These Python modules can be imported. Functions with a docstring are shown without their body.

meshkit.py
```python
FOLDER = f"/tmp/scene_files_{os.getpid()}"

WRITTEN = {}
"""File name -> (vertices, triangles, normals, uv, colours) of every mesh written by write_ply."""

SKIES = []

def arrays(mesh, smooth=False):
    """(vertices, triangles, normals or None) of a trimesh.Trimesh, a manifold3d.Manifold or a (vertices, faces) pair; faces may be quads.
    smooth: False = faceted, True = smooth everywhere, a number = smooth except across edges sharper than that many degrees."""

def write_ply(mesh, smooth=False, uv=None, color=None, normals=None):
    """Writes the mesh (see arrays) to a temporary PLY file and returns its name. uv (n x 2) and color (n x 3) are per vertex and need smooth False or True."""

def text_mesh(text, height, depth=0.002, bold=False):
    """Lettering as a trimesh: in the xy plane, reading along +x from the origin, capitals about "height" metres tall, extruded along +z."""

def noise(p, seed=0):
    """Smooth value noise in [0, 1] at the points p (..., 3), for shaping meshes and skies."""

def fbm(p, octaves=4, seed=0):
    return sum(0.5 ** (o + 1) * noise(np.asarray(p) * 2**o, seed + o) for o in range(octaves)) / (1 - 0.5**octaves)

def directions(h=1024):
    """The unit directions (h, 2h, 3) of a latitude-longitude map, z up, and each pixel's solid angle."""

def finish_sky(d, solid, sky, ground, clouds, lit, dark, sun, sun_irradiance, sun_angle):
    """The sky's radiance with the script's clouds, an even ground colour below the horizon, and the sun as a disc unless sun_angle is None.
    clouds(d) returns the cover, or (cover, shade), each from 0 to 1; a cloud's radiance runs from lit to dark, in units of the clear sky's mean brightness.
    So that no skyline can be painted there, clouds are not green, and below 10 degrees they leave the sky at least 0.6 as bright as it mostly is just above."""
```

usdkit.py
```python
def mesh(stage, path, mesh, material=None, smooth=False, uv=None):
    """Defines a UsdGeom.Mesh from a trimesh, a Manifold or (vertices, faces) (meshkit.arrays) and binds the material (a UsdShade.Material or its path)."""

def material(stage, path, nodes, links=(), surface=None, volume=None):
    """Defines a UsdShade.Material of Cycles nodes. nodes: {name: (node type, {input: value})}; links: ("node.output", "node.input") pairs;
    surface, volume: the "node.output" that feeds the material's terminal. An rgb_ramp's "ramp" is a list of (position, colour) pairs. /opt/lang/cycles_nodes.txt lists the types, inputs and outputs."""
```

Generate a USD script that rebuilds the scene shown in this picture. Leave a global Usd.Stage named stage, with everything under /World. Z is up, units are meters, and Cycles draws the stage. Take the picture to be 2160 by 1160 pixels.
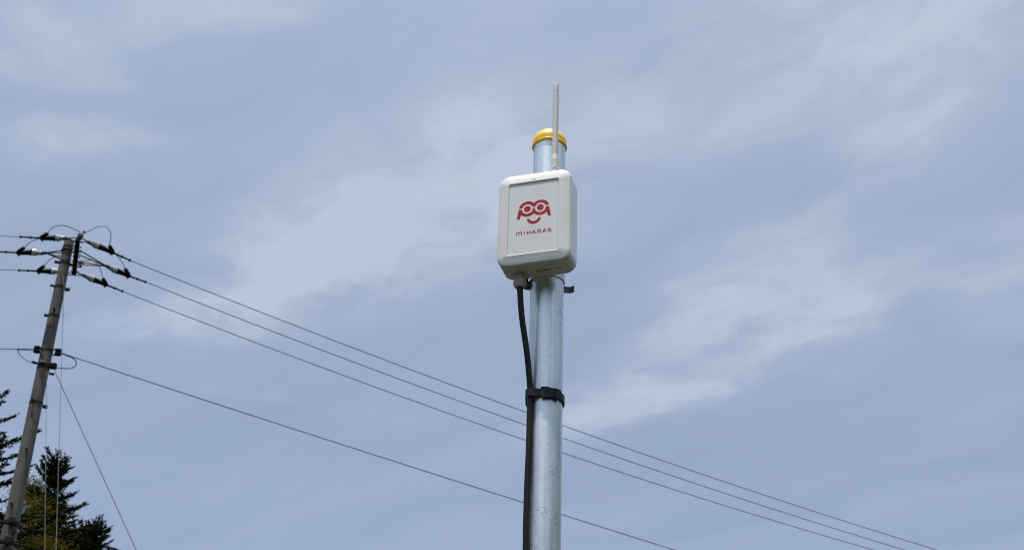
import math
import random

import numpy as np
import trimesh
from pxr import Gf, Sdf, Usd, UsdGeom, UsdLux, UsdShade
from shapely import affinity
from shapely.geometry import LineString, Point, Polygon, box as sbox
from shapely.ops import unary_union

import meshkit
import usdkit

stage = Usd.Stage.CreateInMemory()
UsdGeom.SetStageUpAxis(stage, UsdGeom.Tokens.z)
UsdGeom.SetStageMetersPerUnit(stage, 1.0)
UsdGeom.Xform.Define(stage, "/World")
UsdGeom.Scope.Define(stage, "/World/Looks")

# ------------------------------------------------------------------ camera
# A long lens held at eye height and pitched up 31 degrees, with a slight roll.
F, PW, PH = 3300.0, 2160.0, 1160.0
EYE = np.array([0.0, 0.0, 1.6])
_up = np.array([169.0, 5440.0, -F]); _up /= np.linalg.norm(_up)
_fw = np.array([0.0, 0.0, -1.0]); _fw = _fw - _up * (_fw @ _up); _fw /= np.linalg.norm(_fw)
ROT = np.array([np.cross(_fw, _up), _fw, _up])          # world = ROT @ camera

cam = UsdGeom.Camera.Define(stage, "/World/camera")
M4 = Gf.Matrix4d(1.0)
for i in range(3):
    for j in range(3):
        M4[i, j] = float(ROT[j, i])
M4.SetTranslateOnly(Gf.Vec3d(*EYE))
cam.AddTransformOp().Set(M4)
cam.CreateHorizontalApertureAttr(36.0)
cam.CreateVerticalApertureAttr(36.0 * 549 / 1024)
cam.CreateFocalLengthAttr(36.0 * F / PW)
cam.CreateClippingRangeAttr(Gf.Vec2f(0.1, 10000))
cam.CreateFStopAttr(20.0)
cam.CreateFocusDistanceAttr(2.75)
cam.CreateExposureAttr(0.05)

SUN_ELEV, SUN_AZ = math.radians(78), math.radians(-150)   # azimuth from +y towards +x
SUN = np.array([math.sin(SUN_AZ) * math.cos(SUN_ELEV), math.cos(SUN_AZ) * math.cos(SUN_ELEV), math.sin(SUN_ELEV)])
SKY_STRENGTH, SUN_POWER = 0.12, 1.1

sun = UsdLux.DistantLight.Define(stage, "/World/sun")
sun.CreateNormalizeAttr(True); sun.CreateIntensityAttr(SUN_POWER); sun.CreateAngleAttr(0.53); sun.CreateColorAttr(Gf.Vec3f(1.0, 0.95, 0.88))
zx = SUN; xx = np.cross([0, 0, 1.0], zx); xx /= np.linalg.norm(xx); yx = np.cross(zx, xx)
m = Gf.Matrix4d(1.0)
for i, a in enumerate((xx, yx, zx)):
    for j in range(3):
        m[i, j] = float(a[j])
sun.AddTransformOp().Set(m)


def ray(px, py):
    return ROT @ np.array([(px - PW / 2) / F, -(py - PH / 2) / F, -1.0])


def aty(px, py, y):
    d = ray(px, py); return EYE + d * (y / d[1])


def atz(px, py, z):
    d = ray(px, py); return EYE + d * ((z - EYE[2]) / d[2])


# ------------------------------------------------------------------ sky: thin cirrus on a cloud sheet (u, v) = (x/z, y/z)
def sheet(px, py):
    d = ray(px, py); return np.array([d[0] / d[2], d[1] / d[2]])


# (x, y, half length, half width, tilt in degrees, weight, softness) of the cirrus patches seen in this part of the sky
PATCH = [
    (860, 420, 430, 180, 18, 0.78), (1000, 370, 210, 110, 24, 0.46), (620, 540, 300, 120, 22, 0.62), (760, 610, 340, 75, 22, 0.40),
    (470, 640, 260, 60, 14, 0.36), (1150, 400, 240, 120, -5, 0.42), (960, 560, 240, 80, 25, 0.30),
    (1640, 610, 330, 130, 10, 0.62), (1500, 740, 420, 100, 20, 0.58), (1320, 860, 260, 60, 18, 0.50), (1780, 700, 130, 110, 40, 0.36),
    (2120, 570, 190, 140, 30, 0.46), (120, 60, 210, 70, -35, 0.52), (60, 130, 190, 60, -12, 0.42), (430, 20, 320, 60, 8, 0.40),
    (170, 300, 220, 65, 4, 0.46), (320, 685, 280, 38, 2, 0.42), (700, 870, 420, 12, -10, 0.14),
    (1620, 90, 520, 170, 26, 0.52), (2040, 110, 380, 190, 40, 0.52), (1010, 60, 300, 70, 30, 0.26), (1880, 300, 280, 90, 48, 0.34), (1300, 130, 420, 130, 20, 0.22), (1750, 200, 460, 150, 35, 0.22),
]
nodes, links = {}, []


def node(name, kind, **inputs):
    nodes[name] = (kind, inputs); return name


def link(a, b):
    links.append((a, b))


node("tc", "texture_coordinate"); node("sep", "separate_xyz"); link("tc.generated", "sep.vector")
node("zc", "math", math_type="maximum", value2=0.06); link("sep.z", "zc.value1")
node("du", "math", math_type="divide"); link("sep.x", "du.value1"); link("zc.value", "du.value2")
node("dv", "math", math_type="divide"); link("sep.y", "dv.value1"); link("zc.value", "dv.value2")
node("uv", "combine_xyz"); link("du.value", "uv.x"); link("dv.value", "uv.y")
# two scales of turbulence bend the sheet coordinates, so that patches fray
node("warp1", "noise_texture", scale=5.5, detail=4.0, roughness=0.5); link("uv.vector", "warp1.vector")
node("warpc", "vector_math", math_type="subtract", vector2=(0.5, 0.5, 0.5)); link("warp1.color", "warpc.vector1")
node("warps", "vector_math", math_type="multiply", vector2=(0.16, 0.16, 0.0)); link("warpc.vector", "warps.vector1")
node("uvw", "vector_math", math_type="add"); link("uv.vector", "uvw.vector1"); link("warps.vector", "uvw.vector2")
total = None
for k, (x, y, a, b, tilt, wgt) in enumerate(PATCH):
    c, t = sheet(x, y), math.radians(tilt)
    ax = np.array([math.cos(t), -math.sin(t)]); bx = np.array([math.sin(t), math.cos(t)])
    J = np.stack([(sheet(*(np.array([x, y]) + 5 * e)) - sheet(*(np.array([x, y]) - 5 * e))) / 10 for e in np.eye(2)], 1)
    U, S, _ = np.linalg.svd(J @ np.stack([ax * a * 1.35, bx * b * 1.35], 1))
    ang = math.atan2(U[1, 0], U[0, 0])
    node(f"m{k}", "mapping", mapping_type="texture", location=(c[0], c[1], 0), rotation=(0, 0, ang), scale=(S[0], S[1], 1)); link("uvw.vector", f"m{k}.vector")
    node(f"g{k}", "gradient_texture", gradient_type="spherical"); link(f"m{k}.vector", f"g{k}.vector")
    node(f"s{k}", "map_range", range_type="smoothstep", from_min=0, from_max=0.80, to_min=0, to_max=wgt, clamp=True); link(f"g{k}.fac", f"s{k}.value")
    if total is None:
        total = f"s{k}.result"
    else:
        node(f"a{k}", "math", math_type="add"); link(total, f"a{k}.value1"); link(f"s{k}.result", f"a{k}.value2"); total = f"a{k}.value"
# fine fibres, drawn out along the wind
J0 = np.stack([(sheet(*(np.array([1080, 500]) + 5 * e)) - sheet(*(np.array([1080, 500]) - 5 * e))) / 10 for e in np.eye(2)], 1)
wind = J0 @ np.array([math.cos(math.radians(24)), -math.sin(math.radians(24))]); wang = math.atan2(wind[1], wind[0])
node("fm", "mapping", mapping_type="texture", rotation=(0, 0, wang), scale=(0.50, 0.14, 1)); link("uvw.vector", "fm.vector")
node("fib", "noise_texture", scale=1.0, detail=4.5, roughness=0.5, distortion=0.0); link("fm.vector", "fib.vector")
node("fibr", "map_range", range_type="smoothstep", from_min=0.22, from_max=0.80, to_min=0.0, to_max=1.0, clamp=True); link("fib.fac", "fibr.value")
node("pufm", "mapping", mapping_type="texture", rotation=(0, 0, wang), scale=(0.15, 0.10, 1)); link("uvw.vector", "pufm.vector")
node("puf", "noise_texture", scale=1.0, detail=7.0, roughness=0.60); link("pufm.vector", "puf.vector")
node("pufr", "map_range", range_type="smoothstep", from_min=0.28, from_max=0.72, to_min=0.34, to_max=1.36, clamp=True); link("puf.fac", "pufr.value")
node("veil", "math", math_type="multiply_add", value2=0.11, value3=0.285); link("fibr.result", "veil.value1")
node("pm", "math", math_type="multiply"); link(total, "pm.value1"); link("pufr.result", "pm.value2")
node("fibp", "map_range", range_type="linear", from_min=0, from_max=1, to_min=0.75, to_max=1.2, clamp=True); link("fibr.result", "fibp.value")
node("pm2", "math", math_type="multiply"); link("pm.value", "pm2.value1"); link("fibp.result", "pm2.value2")
node("back", "map_range", range_type="smoothstep", from_min=0.35, from_max=-0.15, to_min=0.0, to_max=0.75, clamp=True); link("sep.y", "back.value")
node("bkn", "noise_texture", scale=1.3, detail=5.0, roughness=0.55); link("uvw.vector", "bkn.vector")
node("bkr", "map_range", range_type="smoothstep", from_min=0.32, from_max=0.62, to_min=0.0, to_max=1.0, clamp=True); link("bkn.fac", "bkr.value")
node("bkm", "math", math_type="multiply"); link("back.result", "bkm.value1"); link("bkr.result", "bkm.value2")
node("pm3", "math", math_type="add"); link("pm2.value", "pm3.value1"); link("bkm.value", "pm3.value2")
node("flat", "map_range", range_type="smoothstep", from_min=-0.25, from_max=1.15, to_min=-0.046, to_max=0.43, clamp=True); link("pm3.value", "flat.value")
node("aur", "map_range", range_type="smoothstep", from_min=0.36, from_max=0.80, to_min=0.0, to_max=0.24, clamp=True); link("sep.z", "aur.value")
node("veil2", "math", math_type="add"); link("veil.value", "veil2.value1"); link("aur.result", "veil2.value2")
node("covc", "math", math_type="minimum", value2=0.80); link("veil2.value", "covc.value1")
node("sky", "sky_texture", sky_type="single_scattering", sun_disc=False, sun_elevation=SUN_ELEV, sun_rotation=SUN_AZ, altitude=100.0, air_density=1.0, aerosol_density=2.0, ozone_density=1.0)
# an even veil of high haze (the constant in "veil") thickens into the cirrus
VEIL, CLOUD = (4.68, 5.36, 6.55), (5.6, 5.9, 6.75)
# thin cloud scatters forward: it is brighter towards the sun
node("sd", "vector_math", math_type="dot_product", vector2=tuple(float(x) for x in SUN)); link("tc.generated", "sd.vector1")
node("sdr", "map_range", range_type="smoothstep", from_min=0.45, from_max=0.92, to_min=1.0, to_max=1.7, clamp=True); link("sd.value", "sdr.value")
node("vlc", "vector_math", math_type="scale", vector1=VEIL); link("sdr.result", "vlc.scale")
node("clc", "vector_math", math_type="scale", vector1=CLOUD); link("sdr.result", "clc.scale")
node("vl", "mix_color", use_clamp=False); link("sky.color", "vl.a"); link("vlc.vector", "vl.b"); link("covc.value", "vl.fac")
node("cl", "mix_color", use_clamp=False); link("vl.result", "cl.a"); link("clc.vector", "cl.b"); link("flat.result", "cl.fac")
node("bg", "background_shader", strength=SKY_STRENGTH); link("cl.result", "bg.color")
sky_mat = usdkit.material(stage, "/World/Looks/sky_look", nodes, links, surface="bg.background")
dome = UsdLux.DomeLight.Define(stage, "/World/sky")
UsdShade.MaterialBindingAPI.Apply(dome.GetPrim()).Bind(sky_mat)
for key, val in (("label", "pale blue sky veiled with thin streaks of cirrus cloud"), ("category", "sky"), ("kind", "structure")):
    dome.GetPrim().SetCustomDataByKey(key, val)


# ------------------------------------------------------------------ helpers
_taken = {}


def numbered(parent, name):
    n = _taken.get((parent, name), 0); _taken[(parent, name)] = n + 1
    return f"{parent}/{name}" if n == 0 else f"{parent}/{name}_{n:03d}"


def data(prim, **kw):
    for k, v in kw.items():
        if v:
            prim.SetCustomDataByKey(k, v)
    return prim


def thing(name, label, category, loc=(0, 0, 0), group=None):
    x = UsdGeom.Xform.Define(stage, numbered("/World", name)); x.AddTranslateOp().Set(Gf.Vec3d(*map(float, loc)))
    return data(x.GetPrim(), label=label, category=category, group=group)


def origin(prim):
    o, p = np.zeros(3), prim
    while p and str(p.GetPath()) not in ("/", "/World"):
        a = p.GetAttribute("xformOp:translate")
        if a and a.HasAuthoredValue():
            o = o + np.array(a.Get())
        p = p.GetParent()
    return o


def part(name, mesh, mat, parent, smooth=35, **kw):
    """A mesh given in world coordinates, stored under its thing."""
    if isinstance(mesh, (list, tuple)):
        mesh = trimesh.util.concatenate(list(mesh))
    mesh = mesh.copy(); mesh.apply_translation(-origin(parent))
    g = usdkit.mesh(stage, numbered(str(parent.GetPath()), name), mesh, MAT[mat], smooth=smooth)
    return data(g.GetPrim(), **kw)


def single(name, mesh, mat, label, category, group=None, kind=None, smooth=35):
    if isinstance(mesh, (list, tuple)):
        mesh = trimesh.util.concatenate(list(mesh))
    g = usdkit.mesh(stage, numbered("/World", name), mesh, MAT[mat], smooth=smooth)
    return data(g.GetPrim(), label=label, category=category, group=group, kind=kind)


def unit(v):
    v = np.asarray(v, float); return v / np.linalg.norm(v)


def frame(axis):
    z = unit(axis); h = np.array([0, 0, 1.0]) if abs(z[2]) < 0.9 else np.array([1.0, 0, 0])
    x = unit(np.cross(h, z)); return x, np.cross(z, x), z


def lathe(p0, p1, profile, n=20):
    """Revolves (radius, distance along p0 -> p1 as 0..1) about the line p0 p1; closed at both ends."""
    p0, p1 = np.asarray(p0, float), np.asarray(p1, float); x, y, _ = frame(p1 - p0)
    a = np.linspace(0, 2 * np.pi, n, endpoint=False)
    ring = np.cos(a)[:, None] * x + np.sin(a)[:, None] * y
    v = [p0 + (p1 - p0) * s + ring * r for r, s in profile]
    k = len(profile)
    f = []
    for i in range(k - 1):
        for j in range(n):
            q = (j + 1) % n
            f += [(i * n + j, i * n + q, (i + 1) * n + q), (i * n + j, (i + 1) * n + q, (i + 1) * n + j)]
    v = np.vstack(v + [[p0 + (p1 - p0) * profile[0][1], p0 + (p1 - p0) * profile[-1][1]]])
    for j in range(n):
        q = (j + 1) % n
        f += [(k * n, q, j), (k * n + 1, (k - 1) * n + j, (k - 1) * n + q)]
    return trimesh.Trimesh(v, f, process=False)


def rod(p0, p1, r0, r1=None, n=14):
    return lathe(p0, p1, [(r0, 0), (r0 if r1 is None else r1, 1)], n)


def spline(pts, n=40):
    from scipy.interpolate import CubicSpline
    p = np.asarray(pts, float)
    t = np.concatenate([[0], np.cumsum(np.linalg.norm(np.diff(p, axis=0), axis=1) ** 0.7)])
    return CubicSpline(t, p)(np.linspace(0, t[-1], n))


def tube(path, r, n=10):
    path = np.asarray(path, float); k = len(path)
    r = np.broadcast_to(np.asarray(r, float), (k,))
    t = np.gradient(path, axis=0); t /= np.linalg.norm(t, axis=1)[:, None]
    x = frame(t[0])[0]; v = []
    a = np.linspace(0, 2 * np.pi, n, endpoint=False)
    for i in range(k):
        x = unit(x - t[i] * (x @ t[i])); y = np.cross(t[i], x)
        v.append(path[i] + r[i] * (np.cos(a)[:, None] * x + np.sin(a)[:, None] * y))
    v = np.vstack(v + [[path[0], path[-1]]]); f = []
    for i in range(k - 1):
        for j in range(n):
            q = (j + 1) % n
            f += [(i * n + j, i * n + q, (i + 1) * n + q), (i * n + j, (i + 1) * n + q, (i + 1) * n + j)]
    for j in range(n):
        q = (j + 1) % n
        f += [(k * n, q, j), (k * n + 1, (k - 1) * n + j, (k - 1) * n + q)]
    return trimesh.Trimesh(v, f, process=False)


def obox(c, x, y, z, size, chamfer=0.0):
    """A box of the given size along the axes x, y, z, its long edges chamfered."""
    s = np.asarray(size, float) / 2; e = min(chamfer, 0.45 * s.min())
    if e > 0:
        pts = [(sx * (s[0] - (k != 0) * e), sy * (s[1] - (k != 1) * e), sz * (s[2] - (k != 2) * e)) for sx in (-1, 1) for sy in (-1, 1) for sz in (-1, 1) for k in range(3)]
        m = trimesh.Trimesh(pts, process=False).convex_hull
    else:
        m = trimesh.creation.box(2 * s)
    A = np.eye(4); A[:3, 0], A[:3, 1], A[:3, 2], A[:3, 3] = x, y, z, c
    if np.linalg.det(A[:3, :3]) < 0:
        m.invert()
    m.apply_transform(A); return m


def extrude(shape, depth):
    g = getattr(shape, "geoms", [shape])
    return trimesh.util.concatenate([trimesh.creation.extrude_polygon(p, depth, engine="earcut") for p in g if p.area > 0])


# ------------------------------------------------------------------ materials
MAT = {}


def mat(name, nodes, links=(), surface="p.BSDF"):
    MAT[name] = usdkit.material(stage, f"/World/Looks/{name}", nodes, links, surface=surface)


def plain(name, color, rough=0.5, metal=0.0, vary=0.12, scale=20.0, bump=0.0, bscale=200.0, spec=0.5, coat=0.0):
    lo, hi = [c * (1 - vary) for c in color], [min(1, c * (1 + vary)) for c in color]
    n = {"g": ("texture_coordinate", {}), "n": ("noise_texture", {"scale": scale, "detail": 4.0, "roughness": 0.6}),
         "r": ("rgb_ramp", {"ramp": [(0.3, lo), (0.7, hi)]}),
         "p": ("principled_bsdf", {"roughness": rough, "metallic": metal, "specular_ior_level": spec, "coat_weight": coat})}
    l = [("g.object", "n.vector"), ("n.fac", "r.fac"), ("r.color", "p.base_color")]
    if bump:
        n["bn"] = ("noise_texture", {"scale": bscale, "detail": 3.0}); n["b"] = ("bump", {"strength": bump, "distance": 0.001})
        l += [("g.object", "bn.vector"), ("bn.fac", "b.height"), ("b.normal", "p.normal")]
    mat(name, n, l)


plain("white_plastic", (0.80, 0.80, 0.775), rough=0.42, vary=0.025, scale=14, bump=0.10, bscale=900)
plain("panel_plastic", (0.77, 0.785, 0.785), rough=0.5, vary=0.02, scale=18, bump=0.12, bscale=1100)
plain("red_print", (0.42, 0.016, 0.035), rough=0.5, vary=0.05, scale=60, spec=0.2)
plain("dark_print", (0.03, 0.03, 0.03), rough=0.6)
plain("grey_print", (0.22, 0.21, 0.17), rough=0.6)
plain("grey_plastic", (0.70, 0.69, 0.64), rough=0.5, vary=0.04, scale=30, bump=0.08, bscale=700)
plain("pale_collar", (0.72, 0.71, 0.67), rough=0.5, vary=0.03)
plain("gland_nylon", (0.40, 0.40, 0.36), rough=0.5, vary=0.06, scale=40)
plain("chrome", (0.72, 0.70, 0.66), rough=0.2, metal=1.0, vary=0.05)
plain("stainless", (0.55, 0.54, 0.52), rough=0.33, metal=1.0, vary=0.1, scale=60)
plain("dull_steel", (0.085, 0.083, 0.08), rough=0.45, metal=0.8, vary=0.2, scale=60)
plain("black_rubber", (0.009, 0.0080, 0.0085), rough=0.42, vary=0.25, scale=35, bump=0.15, bscale=400, spec=0.3)
plain("black_nylon", (0.008, 0.008, 0.008), rough=0.4, vary=0.2, bump=0.15, bscale=600, spec=0.3)
plain("porcelain", (0.52, 0.515, 0.49), rough=0.18, vary=0.04, scale=8, coat=0.4)
plain("aged_porcelain", (0.34, 0.335, 0.32), rough=0.3, vary=0.1, scale=8)
plain("cable_sheath", (0.010, 0.0095, 0.009), rough=0.9, vary=0.2, scale=6, spec=0.02)
plain("dark_polymer", (0.006, 0.006, 0.007), rough=0.5, vary=0.2, scale=6, spec=0.18)
plain("weathered_steel", (0.045, 0.042, 0.040), rough=0.55, metal=0.4, vary=0.35, scale=9)
plain("dark_steel", (0.012, 0.0115, 0.0115), rough=0.6, metal=0.0, spec=0.2, vary=0.35, scale=9)
plain("wire_black", (0.020, 0.021, 0.023), rough=0.5, vary=0.1, scale=2)
plain("wire_zinc", (0.19, 0.19, 0.185), rough=0.5, metal=0.5, vary=0.15, scale=3)
plain("bark", (0.055, 0.042, 0.032), rough=0.9, vary=0.4, scale=9, bump=0.5, bscale=30)

mat("yellow_cap", {"g": ("texture_coordinate", {}), "n": ("noise_texture", {"scale": 60.0, "detail": 4.0}), "r": ("rgb_ramp", {"ramp": [(0.3, (0.95, 0.56, 0.015)), (0.75, (0.97, 0.62, 0.03))]}),
                   "p": ("principled_bsdf", {"roughness": 0.38, "subsurface_weight": 0.15, "subsurface_scale": 0.004, "coat_weight": 0.08})},
    [("g.object", "n.vector"), ("n.fac", "r.fac"), ("r.color", "p.base_color")])

# hot-dip galvanised tube: spangle, drawn streaks, pits and dark specks
mat("galvanised", {
    "g": ("texture_coordinate", {}),
    "ms": ("mapping", {"scale": (150.0, 150.0, 3.0)}), "st": ("noise_texture", {"scale": 1.0, "detail": 3.0, "roughness": 0.5}),
    "mb": ("mapping", {"scale": (42.0, 42.0, 7.0)}), "bl": ("noise_texture", {"scale": 1.0, "detail": 4.0, "roughness": 0.6}),
    "sp": ("voronoi_texture", {"scale": 260.0, "randomness": 1.0}), "spw": ("rgb_to_bw", {}),
    "mk": ("mapping", {"scale": (300.0, 300.0, 190.0)}), "dk": ("voronoi_texture", {"scale": 1.0, "randomness": 1.0}),
    "dn": ("noise_texture", {"scale": 34.0, "detail": 3.0}),
    "dth": ("map_range", {"from_min": 0.42, "from_max": 0.70, "to_min": 0.0, "to_max": 0.48, "clamp": True}),
    "dlt": ("math", {"math_type": "subtract"}),
    "dfac": ("map_range", {"from_min": 0.0, "from_max": 0.12, "to_min": 0.0, "to_max": 0.65, "clamp": True}),
    "c1": ("rgb_ramp", {"ramp": [(0.30, (0.68, 0.78, 0.84)), (0.55, (0.82, 0.90, 0.94)), (0.75, (0.88, 0.94, 0.97))]}),
    "c2": ("mix_color", {"blend_type": "multiply", "fac": 0.26}),
    "c3": ("mix_color", {"blend_type": "multiply", "fac": 0.12}),
    "sr": ("rgb_ramp", {"ramp": [(0.36, (0.35, 0.42, 0.48)), (0.56, (1, 1, 1))]}),
    "c4": ("mix_color", {"b": (0.22, 0.25, 0.27)}),
    "rr": ("map_range", {"from_min": 0.3, "from_max": 0.7, "to_min": 0.33, "to_max": 0.42, "clamp": True}),
    "b": ("bump", {"strength": 0.22, "distance": 0.0006}),
    "p": ("principled_bsdf", {"metallic": 0.85})},
    [("g.object", "ms.vector"), ("ms.vector", "st.vector"), ("g.object", "mb.vector"), ("mb.vector", "bl.vector"), ("g.object", "sp.vector"), ("g.object", "mk.vector"), ("mk.vector", "dk.vector"), ("g.object", "dn.vector"),
     ("dn.fac", "dth.value"), ("dth.result", "dlt.value1"), ("dk.distance", "dlt.value2"), ("dlt.value", "dfac.value"),
     ("bl.fac", "c1.fac"), ("c1.color", "c2.a"), ("st.fac", "sr.fac"), ("sr.color", "c2.b"), ("c2.result", "c3.a"), ("sp.color", "spw.color"), ("spw.val", "c3.b"), ("c3.result", "c4.a"), ("dfac.result", "c4.fac"), ("c4.result", "p.base_color"),
     ("bl.fac", "rr.value"), ("rr.result", "p.roughness"), ("bl.fac", "b.height"), ("b.normal", "p.normal")])

mat("concrete", {
    "g": ("geometry", {}), "n": ("noise_texture", {"scale": 5.0, "detail": 8.0, "roughness": 0.65}),
    "mv": ("mapping", {"scale": (12.0, 12.0, 0.35)}), "v": ("noise_texture", {"scale": 1.0, "detail": 5.0, "roughness": 0.6}),
    "r": ("rgb_ramp", {"ramp": [(0.3, (0.070, 0.067, 0.060)), (0.7, (0.148, 0.139, 0.122))]}),
    "vr": ("rgb_ramp", {"ramp": [(0.32, (0.45, 0.45, 0.46)), (0.6, (1, 1, 1))]}),
    "x": ("mix_color", {"blend_type": "multiply", "fac": 0.8}), "b": ("bump", {"strength": 0.3, "distance": 0.01}),
    "p": ("principled_bsdf", {"roughness": 0.85})},
    [("g.position", "n.vector"), ("g.position", "mv.vector"), ("mv.vector", "v.vector"), ("n.fac", "r.fac"), ("v.fac", "vr.fac"), ("r.color", "x.a"), ("vr.color", "x.b"), ("x.result", "p.base_color"), ("n.fac", "b.height"), ("b.normal", "p.normal")])


def leaf_mat(name, dark, light, scale, trans=0.25):
    mat(name, {"g": ("geometry", {}), "n": ("noise_texture", {"scale": scale, "detail": 4.0, "roughness": 0.65}), "r": ("rgb_ramp", {"ramp": [(0.35, dark), (0.7, light)]}),
               "k": ("hsv", {"saturation": 1.0}), "kv": ("map_range", {"from_min": 0, "from_max": 1, "to_min": 0.6, "to_max": 1.4}),
               "p": ("principled_bsdf", {"roughness": 0.6, "specular_ior_level": 0.12}), "t": ("translucent_bsdf", {}), "m": ("mix_closure", {"fac": trans})},
        [("g.position", "n.vector"), ("n.fac", "r.fac"), ("g.random_per_island", "kv.value"), ("kv.result", "k.value"), ("r.color", "k.color"), ("k.color", "p.base_color"), ("k.color", "t.color"), ("p.BSDF", "m.closure1"), ("t.BSDF", "m.closure2")], surface="m.closure")


leaf_mat("fir_needles", (0.024, 0.038, 0.012), (0.070, 0.092, 0.022), 2.2, 0.10)
leaf_mat("young_fir_needles", (0.025, 0.042, 0.014), (0.070, 0.094, 0.026), 2.4, 0.12)
leaf_mat("yellow_leaves", (0.090, 0.084, 0.006), (0.20, 0.18, 0.012), 1.6, 0.40)
leaf_mat("green_leaves", (0.034, 0.046, 0.008), (0.078, 0.088, 0.014), 1.4, 0.25)
mat("meadow", {"g": ("geometry", {}), "n": ("noise_texture", {"scale": 0.35, "detail": 9.0, "roughness": 0.7}), "r": ("rgb_ramp", {"ramp": [(0.3, (0.014, 0.016, 0.006)), (0.55, (0.021, 0.021, 0.009)), (0.75, (0.034, 0.028, 0.015))]}),
               "b": ("bump", {"strength": 0.6, "distance": 0.1}), "p": ("principled_bsdf", {"roughness": 0.95})},
    [("g.position", "n.vector"), ("n.fac", "r.fac"), ("r.color", "p.base_color"), ("n.fac", "b.height"), ("b.normal", "p.normal")])

mat("forest", {"g": ("geometry", {}), "n": ("noise_texture", {"scale": 0.12, "detail": 9.0, "roughness": 0.7}), "r": ("rgb_ramp", {"ramp": [(0.3, (0.010, 0.018, 0.008)), (0.6, (0.022, 0.034, 0.013)), (0.8, (0.040, 0.048, 0.016))]}),
               "b": ("bump", {"strength": 1.0, "distance": 3.0}), "p": ("principled_bsdf", {"roughness": 0.95, "specular_ior_level": 0.1})},
    [("g.position", "n.vector"), ("n.fac", "r.fac"), ("r.color", "p.base_color"), ("n.fac", "b.height"), ("b.normal", "p.normal")])

# ------------------------------------------------------------------ ground
a = np.linspace(0, 2 * np.pi, 97)[:-1]
rings = [0, 8, 20, 45, 90, 180, 400, 900, 2000, 4000]
gv, gf = [[0, 0, 0]], []
for r in rings[1:]:
    p = np.stack([r * np.cos(a), r * np.sin(a), np.zeros(96)], 1)
    p[:, 2] = 0.25 * (meshkit.fbm(p * 0.05, 3, 5) - 0.5) * min(1, r / 45)
    gv += p.tolist()
for j in range(96):
    gf.append((0, 1 + j, 1 + (j + 1) % 96))
    for i in range(len(rings) - 2):
        b0, b1 = 1 + i * 96, 1 + (i + 1) * 96
        gf += [(b0 + j, b1 + j, b1 + (j + 1) % 96), (b0 + j, b1 + (j + 1) % 96, b0 + (j + 1) % 96)]
single("ground", trimesh.Trimesh(gv, gf, process=False), "meadow", "level grassy ground around the poles", "ground", kind="structure", smooth=True)

# wooded hills that close the valley on every side, all below the frame
hv, hf, NA = [], [], 180
prof_h = [(70, 0.0), (95, 0.30), (130, 0.60), (180, 0.86), (235, 1.0), (320, 0.92), (420, 0.55), (600, -0.02)]
for r, s in prof_h:
    for j in range(NA):
        t = 2 * math.pi * j / NA                       # azimuth from +y
        front = math.exp(-(((t + math.pi) % (2 * math.pi) - math.pi) / 0.75) ** 2)
        rear = math.exp(-((t - math.pi) / 0.7) ** 2)
        e = 24.5 - 10.0 * front - 7.5 * rear + 5.0 * (meshkit.fbm(np.array([math.cos(t) * 2.2, math.sin(t) * 2.2, 0.7]), 4, 9) - 0.5)
        z = 235 * math.tan(math.radians(e)) * s + 5 * s * (meshkit.fbm(np.array([r * 0.03 * math.cos(t), r * 0.03 * math.sin(t), 2.0]), 4, 3) - 0.5) - 0.2
        hv.append((r * math.sin(t), r * math.cos(t), z))
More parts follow.
